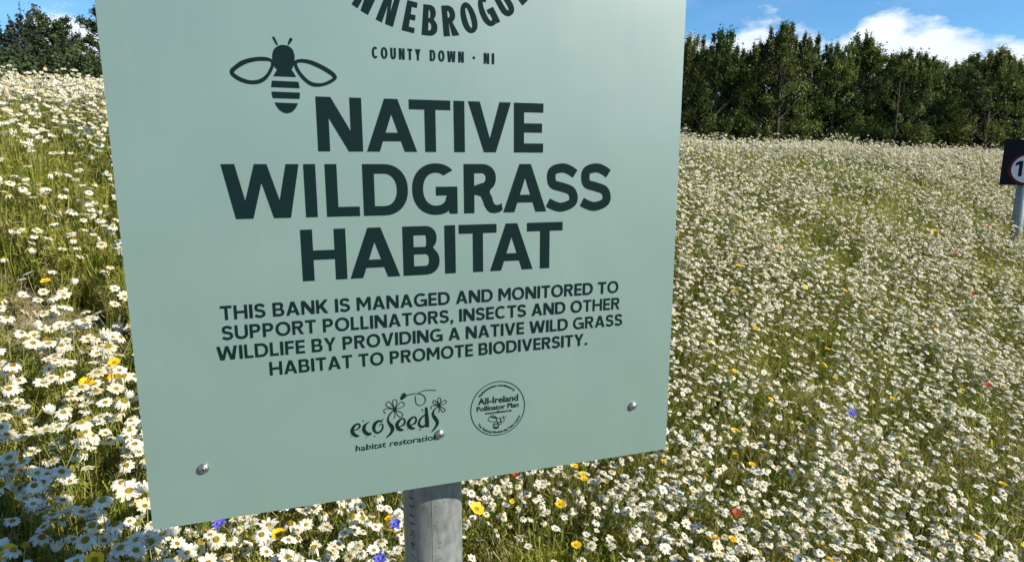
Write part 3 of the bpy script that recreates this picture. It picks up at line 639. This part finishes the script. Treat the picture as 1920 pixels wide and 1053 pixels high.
def scatter(name, P, rot, scl, idx, coll, kind='stuff', label=None, cat=None):
    me = bpy.data.meshes.new(name); me.vertices.add(len(P)); me.vertices.foreach_set('co', P.astype(np.float32).ravel())
    a = me.attributes.new('rot', 'FLOAT_VECTOR', 'POINT'); a.data.foreach_set('vector', rot.astype(np.float32).ravel())
    a = me.attributes.new('scl', 'FLOAT_VECTOR', 'POINT'); a.data.foreach_set('vector', scl.astype(np.float32).ravel())
    a = me.attributes.new('idx', 'INT', 'POINT'); a.data.foreach_set('value', idx.astype(np.int32))
    me.update(); o = obj(name, me); tag(o, label, cat, None, kind)
    ng = bpy.data.node_groups.new(name, 'GeometryNodeTree'); ng.interface.new_socket('Geometry', in_out='INPUT', socket_type='NodeSocketGeometry'); ng.interface.new_socket('Geometry', in_out='OUTPUT', socket_type='NodeSocketGeometry')
    gi = ng.nodes.new('NodeGroupInput'); go = ng.nodes.new('NodeGroupOutput'); iop = ng.nodes.new('GeometryNodeInstanceOnPoints'); ci = ng.nodes.new('GeometryNodeCollectionInfo')
    ci.inputs[0].default_value = coll; ci.inputs['Separate Children'].default_value = True; ci.inputs['Reset Children'].default_value = True; iop.inputs['Pick Instance'].default_value = True
    def attr(n_, ty):
        x = ng.nodes.new('GeometryNodeInputNamedAttribute'); x.data_type = ty; x.inputs[0].default_value = n_; return [s for s in x.outputs if s.enabled][0]
    e2r = ng.nodes.new('FunctionNodeEulerToRotation')
    ng.links.new(gi.outputs[0], iop.inputs['Points']); ng.links.new(ci.outputs[0], iop.inputs['Instance']); ng.links.new(attr('idx', 'INT'), iop.inputs['Instance Index'])
    ng.links.new(attr('rot', 'FLOAT_VECTOR'), e2r.inputs[0]); ng.links.new(e2r.outputs[0], iop.inputs['Rotation']); ng.links.new(attr('scl', 'FLOAT_VECTOR'), iop.inputs['Scale']); ng.links.new(iop.outputs[0], go.inputs[0])
    md = o.modifiers.new('scatter', 'NODES'); md.node_group = ng
    return o

# ------------------------------------------------------------------ the meadow
def vis_region(n, y0, y1, k=.95):
    """points spread evenly over the wedge of ground in view, and a margin round it"""
    y = np.sqrt(rng.uniform(y0**2, y1**2, n)); x = rng.uniform(-1, 1, n)*(k*y+.25); return x, y
def blob(x, y, cx, cy, rx, ry, soft=.35):
    d = np.sqrt(((x-cx)/rx)**2+((y-cy)/ry)**2) + .22*bumps(x, y, 4.0, cx); return np.clip((1-d)/soft, 0, 1)
BARE = [(-1.78, 2.42, .42, .28), (-2.2, 2.5, .5, .26)]
GREEN = [(-2.30, 3.05, .55, .22), (1.75, 3.75, .32, .45), (3.1, 5.5, 1.0, .42), (2.6, 4.6, .6, .25), (1.9, 5.6, .5, .4), (4.3, 5.2, .6, .3), (2.2, 5.1, .5, .16), (3.7, 4.3, .8, .16), (2.7, 3.2, .5, .14), (1.45, 1.85, .16, .5), (-.1, 1.4, .25, .2), (.15, 1.55, .22, .15), (1.9, 2.3, .15, .5)]
def masks(x, y):
    ba = np.zeros_like(x); gr = np.zeros_like(x)
    for c in BARE: ba = np.maximum(ba, blob(x, y, *c))
    for c in GREEN: gr = np.maximum(gr, blob(x, y, *c))
    return ba, gr
TAREA = 1.2
def area_count(dens, y0, y1, k=.95): return int(dens*(k*(y1**2-y0**2)+.5*(y1-y0)))
# foliage
x, y = vis_region(area_count(620, .45, 9.5), .45, 9.5)
ba, gr = masks(x, y); keep = rng.random(len(x)) > np.clip(ba*1.2, 0, .82); x, y, gr, ba = x[keep], y[keep], gr[keep], ba[keep]
hgt = PLANT*(.54+.30*rng.random(len(x)))*(1+.32*gr+.16*bumps(x, y, 2.5, 1))*(1-.6*ba)
P = np.stack([x, y, ground(x, y)-.01], 1); rot = np.stack([rng.normal(0, .12, len(x)), rng.normal(0, .12, len(x)), rng.uniform(0, 2*pi, len(x))], 1)
sx = .20*rng.uniform(.8, 1.25, len(x)); scl = np.stack([sx, sx, hgt], 1)
ti = np.where(rng.random(len(x)) < .20+.5*ba, 7, rng.integers(0, 7, len(x)))
scatter('meadow_foliage', P, rot, scl, ti, tuft_lib, 'stuff', 'feathery green foliage covering the flowering bank', 'foliage')

# crumbs of soil on the bare patch
crumb = []
for i in range(5):
    rs = random.Random(i); mb = MB(); mb.lathe([(.2, -.6), (.75+rs.uniform(-.15, .1), -.3), (.95, .05+rs.uniform(-.1, .2)), (.5, .55)], lambda x, y, z: (x*(1+.3*sin(3*y+i)), y*(1+.25*cos(4*x+i)), z+.2*sin(3*x+2*y)), 7); crumb.append(obj('crumb_kind_%02d' % i, mb.mesh('crumb', soil, False), link=False))
cx_ = rng.uniform(-2.9, -1.2, 5200); cy_ = rng.uniform(2.0, 2.95, 5200); cb2, _ = masks(cx_, cy_); k_ = cb2 > rng.random(5200)*.6; cx_, cy_ = cx_[k_], cy_[k_]; nc = len(cx_)
cs_ = np.exp(rng.normal(-5.1, .55, nc)); scatter('soil_crumbs', np.stack([cx_, cy_, clods(cx_, cy_)], 1), rng.uniform(0, 6.28, (nc, 3)), np.repeat(cs_[:, None], 3, 1), rng.integers(0, 5, nc), lib('crumb_kinds', crumb), 'stuff', 'dry crumbs of soil on the bare patch at left', 'soil')

# daisies: head positions first, then the stem's foot
def heads(x, y, spread):
    z = ground(x, y) + PLANT*spread; return z
DENS = 3600
x, y = vis_region(area_count(DENS, .55, 9.5), .55, 9.5)
ba, gr = masks(x, y)
left = sstep((-x-.15)/.5)
cl = np.clip(.60+.38*bumps(x, y, 3.1, .7)+.38*bumps(x, y, 7.3, 2.2)+.2*bumps(x, y, 15.0, 1.2)+.30*bumps(x, y, 1.3, 4.0), .17, 1)
pk = cl*(1-.93*ba)*(1-.82*gr)*(1-.58*left*np.clip(4.6-y, 0, 1)**.5)
cb_ = sstep((y-4)/3); pk = np.maximum(pk, .36*cb_*(1-.7*gr))
keep = rng.random(len(x)) < pk; x, y, gr, ba, left = x[keep], y[keep], gr[keep], ba[keep], left[keep]
n = len(x)
tall = np.clip(.90+.12*rng.standard_normal(n)+.10*(y > 5)*rng.random(n), .68, 1.34); tall = np.where(ba > .2, tall*.7, tall)
hz_ = ground(x, y)+PLANT*tall*1.08
rad = (.0116+.0097*left*np.clip((4.6-y)/2.2, .35, 1))*np.exp(rng.normal(0, .16, n))*np.where(y > 3, 1.05, 1)
tx = rng.normal(0, .38, n); ty = rng.normal(0, .38, n)
# heads lean a little towards the light: tilt as a normal vector
nx = .34*SUNV.x+.9*tx*.8; ny = .30*SUNV.y-.08+ty*.7; nzv = np.ones(n)
rx = np.arctan2(-ny, nzv); ry = np.arctan2(nx, np.hypot(ny, nzv))
# Euler XYZ with Rz spin applied last would turn the lean; spin is left to the kinds and a mirrored scale
R3 = [Euler((a, b_, 0)).to_matrix() for a, b_ in zip(rx, ry)]
spin = rng.uniform(0, 2*pi, n)
eul = np.empty((n, 3)); up = np.empty((n, 3))
for i in range(n):
    mR = R3[i] @ Matrix.Rotation(spin[i], 3, 'Z'); e = mR.to_euler(); eul[i] = (e.x, e.y, e.z); up[i] = mR.col[2]
idx = rng.choice(9, n, p=[.18, .16, .11, .15, .11, .10, .06, .04, .09])
idx = np.where(rng.random(n) < .006*(1+1.5*(y < 2.6)), 9, idx)
head = np.stack([x, y, hz_], 1); foot = head-up*(HL*rad)[:, None]
# what the photograph shows largest becomes a thing of its own
rel = head-np.array(CAM); Fv = np.array([0, cos(TH), -sin(TH)]); Uv = np.array([0, sin(TH), cos(TH)])
dep = rel@Fv; px = CX+F*rel[:, 0]/dep; py = CY-F*(rel@Uv)/dep
s_of = (rel@np.array(NO)); kk = ((np.array(P0)-np.array(CAM))@np.array(NO))/s_of
hitp = np.array(CAM)+rel*kk[:, None]; uu = (hitp-np.array(P0))@np.array(DU); vv = hitp[:, 2]-P0.z
hid = (kk > 0) & (kk < 1) & (uu > 0) & (uu < W_) & (vv > 0) & (vv < H_)
vis = (px > -10) & (px < 1930) & (py > 0) & (py < 1065) & ~hid & (dep > .2) & (idx < 8)
# nothing between the lens and the sign: flowers nearer than the panel would cross it
clash = ((kk > 1) & (uu > -.06) & (uu < W_+.06) & (vv > -.06)) | (np.hypot(x-base.x, y-base.y) < PR+.02) | (dep < .70)
vis &= ~clash
order = np.argsort(-(rad/dep)*vis); indiv = order[:300]; mask = np.ones(n, bool); mask[indiv] = False; mask &= ~clash
LOOK = ['flat white petals', 'slightly drooping petals', 'cupped petals', 'bent-down petals', 'hanging petals', 'raised gappy petals', 'petals straight down', 'half closed petals']
for j, i in enumerate(indiv):
    k_ = int(idx[i]); v = VAR[k_]
    if px[i] < 290:
        side = ('in the bottom left corner' if py[i] > 850 else 'low beside the sign\'s left edge' if py[i] > 620 and px[i] > 140 else 'at the lower left frame edge' if py[i] > 620
                else 'by the bare soil at left' if py[i] > 440 else 'on the steep upper left bank')
    elif px[i] < 1260: side = 'left of the grey post' if px[i] < 757 else ('just right of the grey post' if px[i] < 1010 else 'under the sign\'s lower right corner')
    else: side = 'at the bottom right of frame' if px[i] > 1590 else 'right of the sign\'s lower corner'
    dist = 'large' if j < 45 else 'middling'
    e_ = empty('daisy', foot[i], eul[i], float(rad[i]))
    tag(e_, '%s daisy with %s %s' % (dist, LOOK[k_], side), 'flower', '%s daisies with %s %s' % (dist, LOOK[k_], side))
    if j < 45:
        for pm in v['pet']: obj('petal', pm, e_)
    else: obj('petal_ring', v['ring'], e_)
    obj('flower_centre', v['disc'], e_); obj('stem', v['stem'], e_)
scatter('daisy_meadow', foot[mask], eul[mask], np.repeat(rad[mask][:, None], 3, 1), idx[mask], daisy_lib, 'stuff', 'countless small white daisies with a few yellow heads covering the bank', 'flowers')

# single coloured flowers
def flower(name, kind, pxy, d, rad_, label, tilt=(0, 0)):
    r_ = pdir(*pxy); p = CAM + r_*(d/r_.y)
    sc_ = rad_; g0 = gz(p.x, p.y); mR = Euler((tilt[0], tilt[1], 0)).to_matrix() @ Matrix.Rotation(random.uniform(0, 6), 3, 'Z'); e0 = mR.to_euler(); ft = p - mR.col[2]*HL*sc_
    e_ = empty(name, ft, tuple(e0), sc_)
    tag(e_, label, 'flower')
    mb = MB(); rs = random.Random(int(pxy[0]))
    if kind == 'marigold':
        for i in range(13): V, Fc = petal(2*pi*i/13+rs.uniform(-.05, .05), .28, rs.uniform(.92, 1.03), .50, .16, i); mb.add(V, Fc)
        obj('petal_ring', mb.mesh('petal_ring', yel_m, True), e_); obj('flower_centre', disc(.34, .16).mesh('flower_centre', cen_m, True), e_)
    elif kind == 'cornflower':
        for i in range(22):
            a = 2*pi*i/22+rs.uniform(-.2, .2); V, Fc = petal(a, .12, rs.uniform(.6, 1.0), .30, rs.uniform(-.1, .5), i); mb.add(V, Fc)
        obj('petal_ring', mb.mesh('petal_ring', blu_m, True), e_); obj('flower_centre', disc(.26, .3).mesh('flower_centre', blu_m, True), e_)
    else:
        for i in range(5): V, Fc = petal(2*pi*i/5, .05, 1.0, 1.25, .45, i, 4); mb.add(V, Fc)
        obj('petal_ring', mb.mesh('petal_ring', red_m, True), e_); obj('flower_centre', disc(.16, .2).mesh('flower_centre', dark_m, True), e_)
    obj('stem', stem_mb(int(pxy[0]), HL).mesh('stem', stem_m, True), e_)
def dist_at(x, y, lift=.065):
    """where the line of sight meets the top of the plants"""
    r_ = pdir(x, y)
    for k in range(1, 900):
        d = .3+k*.01; p = CAM+r_*(d/r_.y)
        if p.z < float(canopy(p.x, p.y))+lift: return d
    return 8
for pxy, lb, tl, rr0 in [((163, 716), 'bright yellow corn marigold left of the sign, lower of the two yellow blooms', (.45, .2), .022), ((214, 679), 'bright yellow corn marigold close to the left edge of the sign, upper of two', (.45, .2), .018),
                 ((894, 953), 'yellow corn marigold just right of the grey post', (.35, .5), .021), ((1051, 945), 'yellow corn marigold among daisies below the sign, right of the post', (.3, -.1), .015),
                 ((1078, 873), 'small yellow corn marigold touching the lower edge of the sign', (.2, .2), .011), ((1092, 888), 'small yellow flower below the lower edge of the sign, beside a folded one', (.3, .1), .010), ((1080, 1021), 'yellow flower cluster head low in the frame right of the post', (.2, 0), .013), ((1410, 870), 'small yellow flower in the daisies right of the sign corner', (.2, .1), .011), ((1385, 498), 'yellow flower on the slope right of the sign', (.2, .1), .017)]:
    flower('corn_marigold', 'marigold', pxy, dist_at(*pxy), rr0, lb, tl)
for pxy, lb in [((741, 982), 'blue cornflower close against the left of the grey post'), ((712, 1046), 'blue cornflower at the bottom edge left of the grey post'), ((410, 981), 'blue cornflower under the lower left edge of the sign'), ((1597, 774), 'small blue cornflower low on the slope right of the sign')]:
    flower('cornflower', 'cornflower', pxy, dist_at(*pxy), .019, lb, (.6, .1))
for pxy, lb in [((968, 889), 'red poppy just under the lower edge of the sign'), ((1381, 962), 'faded red poppy among domed daisies low right of the sign'), ((1792, 476), 'red poppy high on the slope toward the speed sign'), ((1846, 490), 'red poppy below the speed sign'), ((1855, 423), 'red poppy just left of the speed sign post'), ((1825, 551), 'orange red poppy in mid slope at right'), ((1852, 722), 'small red poppy low at the right side of the field')]:
    flower('poppy', 'poppy', pxy, dist_at(*pxy), .012 if pxy[1] > 800 else .014, lb, (.35, 0))

# ------------------------------------------------------------------ trees
bark = mat('bark', (.09, .075, .055), .9, .2); vary(bark, [(.025, .022, .017), (.06, .05, .035), (.10, .09, .07)], 6, .3, 5, bump=.6)
def leafmat(name, cols): m_ = mat(name, cols[1], .55, .3, 0, .28); return vary(m_, cols, 1.1, .35, 3, 'World')
lf_a = leafmat('broad_leaf', [(.040, .070, .012), (.10, .145, .024), (.19, .235, .042)])
lf_b = leafmat('olive_leaf', [(.05, .066, .014), (.12, .145, .030), (.21, .225, .055)])
lf_p = leafmat('pine_needle', [(.028, .05, .02), (.07, .10, .035), (.12, .155, .055)])
lf_c = leafmat('grey_leaf', [(.035, .045, .035), (.07, .085, .06), (.11, .12, .09)])
def leaves(centres, radii, per, size, rs):
    n_ = len(centres)*per; c = np.repeat(np.array(centres), per, 0); R_ = np.repeat(np.array(radii), per, 0)
    d = rs.normal(size=(n_, 3)); d /= np.linalg.norm(d, axis=1)[:, None]; p = c + d*R_*np.abs(rs.normal(0, .62, n_))[:, None]
    a = rs.normal(size=(n_, 3)); a[:, 2] *= .6; a /= np.linalg.norm(a, axis=1)[:, None]; b_ = np.cross(a, rs.normal(size=(n_, 3))); b_ /= np.linalg.norm(b_, axis=1)[:, None]
    s_ = size*rs.uniform(.6, 1.4, n_)[:, None]
    V = np.stack([p-a*s_, p+b_*s_*.55, p+a*s_, p-b_*s_*.55], 1).reshape(-1, 3); Fq = np.arange(n_*4).reshape(-1, 4)
    return V, Fq
def tree_kind(sd, h, w_, kind, lm, per=150, size=.075):
    rs = np.random.default_rng(sd); tr = MB(); lm_ = MB(); cs, rd = [], []
    if kind == 'pine':
        tr.tube([(0, 0, -.5), (.05, .03, h*.5), (.0, .05, h*.93)], [.14, .10, .03], 8)
        nb = 46
        for i in range(nb):
            z = h*(.28+.68*(i/nb)); L_ = w_*(1.02-.75*(i/nb)**1.3)*rs.uniform(.6, 1.05); a = i*2.4+rs.uniform(-.4, .4)
            e_ = Vector((cos(a)*L_, sin(a)*L_, z+L_*rs.uniform(.25, .75))); lm_.tube([(0, 0, z), ((e_.x)*.5, e_.y*.5, z+.1*L_), tuple(e_)], [.035, .022, .01], 5, cap=False)
            for t_ in (.45, .7, .88, 1.0):
                p = Vector((0, 0, z)).lerp(e_, t_); cs.append((p.x, p.y, p.z+.06)); r_ = rs.uniform(.13, .27); rd.append((r_*1.1, r_*1.1, r_*.95))
    else:
        lean = rs.uniform(-.25, .25, 2); hh_ = lambda t_: (lean[0]*t_, lean[1]*t_, h*t_)
        tr.tube([(0, 0, -.5), hh_(.3), hh_(.6), hh_(.92)], [.14, .11, .07, .02], 8)
        for i in range(84):
            t_ = rs.uniform(.03, .97); z = h*t_; env = w_*(.62+.42*sin(pi*min(1, t_*.8+.15)))*(1 if t_ < .80 else sqrt(max(0, 1-((t_-.80)/.21)**2)))
            a = rs.uniform(0, 2*pi); r_ = env*rs.uniform(.30, 1.0)**.6; e_ = (lean[0]*t_+cos(a)*r_, lean[1]*t_+sin(a)*r_, z)
            z0 = max(z-r_*.9, .3)
            if i % 2 == 0: lm_.tube([(lean[0]*z0/h, lean[1]*z0/h, z0), ((e_[0])*.5, e_[1]*.5, (z0+e_[2])/2), e_], [.04, .025, .01], 5, cap=False)
            cs.append(e_); q_ = rs.uniform(.18, .62)*w_*.5; rd.append((q_, q_, q_*rs.uniform(.8, 1.5)))
        for i in range(46):    # leafy twigs sticking out at the top and sides
            a = rs.uniform(0, 2*pi); t_ = rs.uniform(.8, 1.0); q_ = rs.uniform(0, .9)*w_*min(1, (1.06-t_)*5); p = (lean[0]+cos(a)*q_, lean[1]+sin(a)*q_, h*t_+rs.uniform(.0, .45)); cs.append(p); q_ = rs.uniform(.06, .16); rd.append((q_, q_, rs.uniform(.2, .45))); lm_.tube([(p[0]*.8, p[1]*.8, p[2]-.8), p], [.02, .006], 4, cap=False)
    V, Fq = leaves(cs, rd, per, size, rs)
    return tr.mesh('trunk', bark, True), lm_.mesh('branches', bark, True), mesh_np('crown', V, Fq, lm, smooth=False)
KA = [tree_kind(31+i, 7.0, 1.55+.2*(i % 3), 'broad', lm_, 300, .052) for i, lm_ in enumerate([lf_a, lf_b, lf_a, lf_a, lf_b])]
KP = tree_kind(71, 6.6, 2.1, 'pine', lf_p, 120, .055); KC = tree_kind(77, 6.0, 1.5, 'broad', lf_c, 60, .07); KD = tree_kind(78, 3.2, 1.9, 'broad', lf_p, 200, .07)
def tree(kind, x_, y_, h, base_h, label, name='broadleaf_tree', wk=1.0, group=None, rot=None):
    s_ = h/base_h; e_ = empty(name, (x_, y_, gz(x_, y_)), (0, 0, random.uniform(0, 6.28) if rot is None else rot)); e_.scale = (s_*wk, s_*wk, s_)
    tag(e_, label, 'tree', group)
    for nm_, me_ in zip(('trunk', 'branches', 'crown'), kind): obj(nm_, me_, e_)
def at_px(px_, Y): return (px_-CX)/F*(Y*cos(TH)+0)*1.0 if False else None
def ground_x(px_, py_, Y): r_ = pdir(px_, py_); return CAM.x+r_.x*Y/r_.y, CAM.z+r_.z*Y/r_.y
ORD = ['first', 'second', 'third', 'fourth', 'fifth', 'sixth', 'seventh', 'eighth', 'ninth', 'tenth', 'eleventh', 'twelfth', 'thirteenth', 'fourteenth']
front = [(1303, 80, 1, .8, 28), (1342, 66, 0, 1.0, 27), (1392, 112, 3, .8, 28.5), (1425, 86, 4, .8, 27.5), (1472, 58, 1, 1.0, 27), (1520, 76, 2, .95, 28.5), (1572, 88, 0, .95, 27.5), (1628, 74, 3, 1.15, 28), (1692, 104, 4, 1.0, 27), (1748, 108, 0, 1.15, 27.5), (1812, 132, 2, .9, 29), (1862, 104, 1, 1.35, 27), (1925, 120, 0, 1.1, 28)]
desc = ['olive-green', 'tall mid-green', 'dark green lower', 'narrow olive', 'highest, spiky-topped', 'dark dense', 'rounded green', 'broad-topped green', 'brownish olive', 'bushy bright green', 'dark, set back', 'wide dark', 'edge-of-frame']
for i, (px_, py_, kd, wk, Y) in enumerate(front):
    X, Zt = ground_x(px_, py_, Y); h = Zt-gz(X, Y)
    tree(KA[kd], X, Y, h*.965, 7.0, '%s tree, %s from the green sign in the front tree row' % (desc[i], ORD[i]), 'broadleaf_tree', wk)
for i in range(22):
    px_ = 1270+i*36+random.uniform(-12, 12); Y = 30.5+(i % 3)*1.3; X, Zt = ground_x(px_, 102+random.uniform(-6, 26)+.04*(px_-1270), Y)
    tree(KA[i % 5], X, Y, Zt-gz(X, Y), 7.0, 'dark tree standing in shade at the back of the tree line behind the bank', 'broadleaf_tree', 1.25, 'shaded trees at the back of the tree line')
for i in range(16):   # low growth that closes the foot of the tree line
    px_ = 1275+i*46; Y = 29+(i % 2)*.9; X, Zt = ground_x(px_, 206+random.uniform(-20, 15), Y)
    tree(KD, X, Y, Zt-gz(X, Y), 3.2, 'low dark shrub under the tree line behind the bank', 'shrub', 1.0, 'low shrubs under the tree line')
for i in range(9):    # the row goes on behind the sign
    px_ = 720+i*66; Y = 27.5+(i % 3); X, Zt = ground_x(px_, 80+random.uniform(-15, 25), Y)
    tree(KA[i % 5], X, Y, Zt-gz(X, Y), 7.0, 'tree of the row that runs on behind the sign', 'broadleaf_tree', 1.15, 'trees of the row hidden behind the sign')
# left: pine and thinner trees over the bank
for (px_, py_, kd, nm_, wk, Y, lb) in [(95, 24, KP, 'pine_tree', 1.0, 20, 'dark green open pine above the bank, left of the sign'), (128, 62, KP, 'pine_tree', .75, 21.5, 'shorter pine with upswept boughs between the tall pine and the sign'),
        (60, 30, KC, 'birch_tree', .8, 24, 'thin brownish tree rising just behind the left of the pine'), (22, 48, KC, 'birch_tree', 1.1, 25, 'sparse grey-blue tree at the left edge of the frame'), (-25, 60, KC, 'birch_tree', 1.1, 25, 'sparse grey tree cut by the left edge of the frame'),
        (188, 22, KP, 'pine_tree', .9, 22, 'pine partly hidden behind the upper left edge of the sign'), (40, 82, KC, 'birch_tree', 1.3, 22.5, 'low grey-leaved tree in front of the sparse trees at left')]:
    X, Zt = ground_x(px_, py_, Y); tree(kd, X, Y, (Zt-gz(X, Y))*.98, 6.6 if kd is KP else 6.0, lb, nm_, wk)
for i in range(9):
    px_ = -60+i*33; Y = 19+(i % 3)*.8; X, Zt = ground_x(px_, 140+random.uniform(-18, 4), Y)
    tree(KD, X, Y, Zt-gz(X, Y), 3.2, 'dark shrub behind the daisies on the left bank', 'shrub', 1.0, 'dark shrubs behind the left bank')
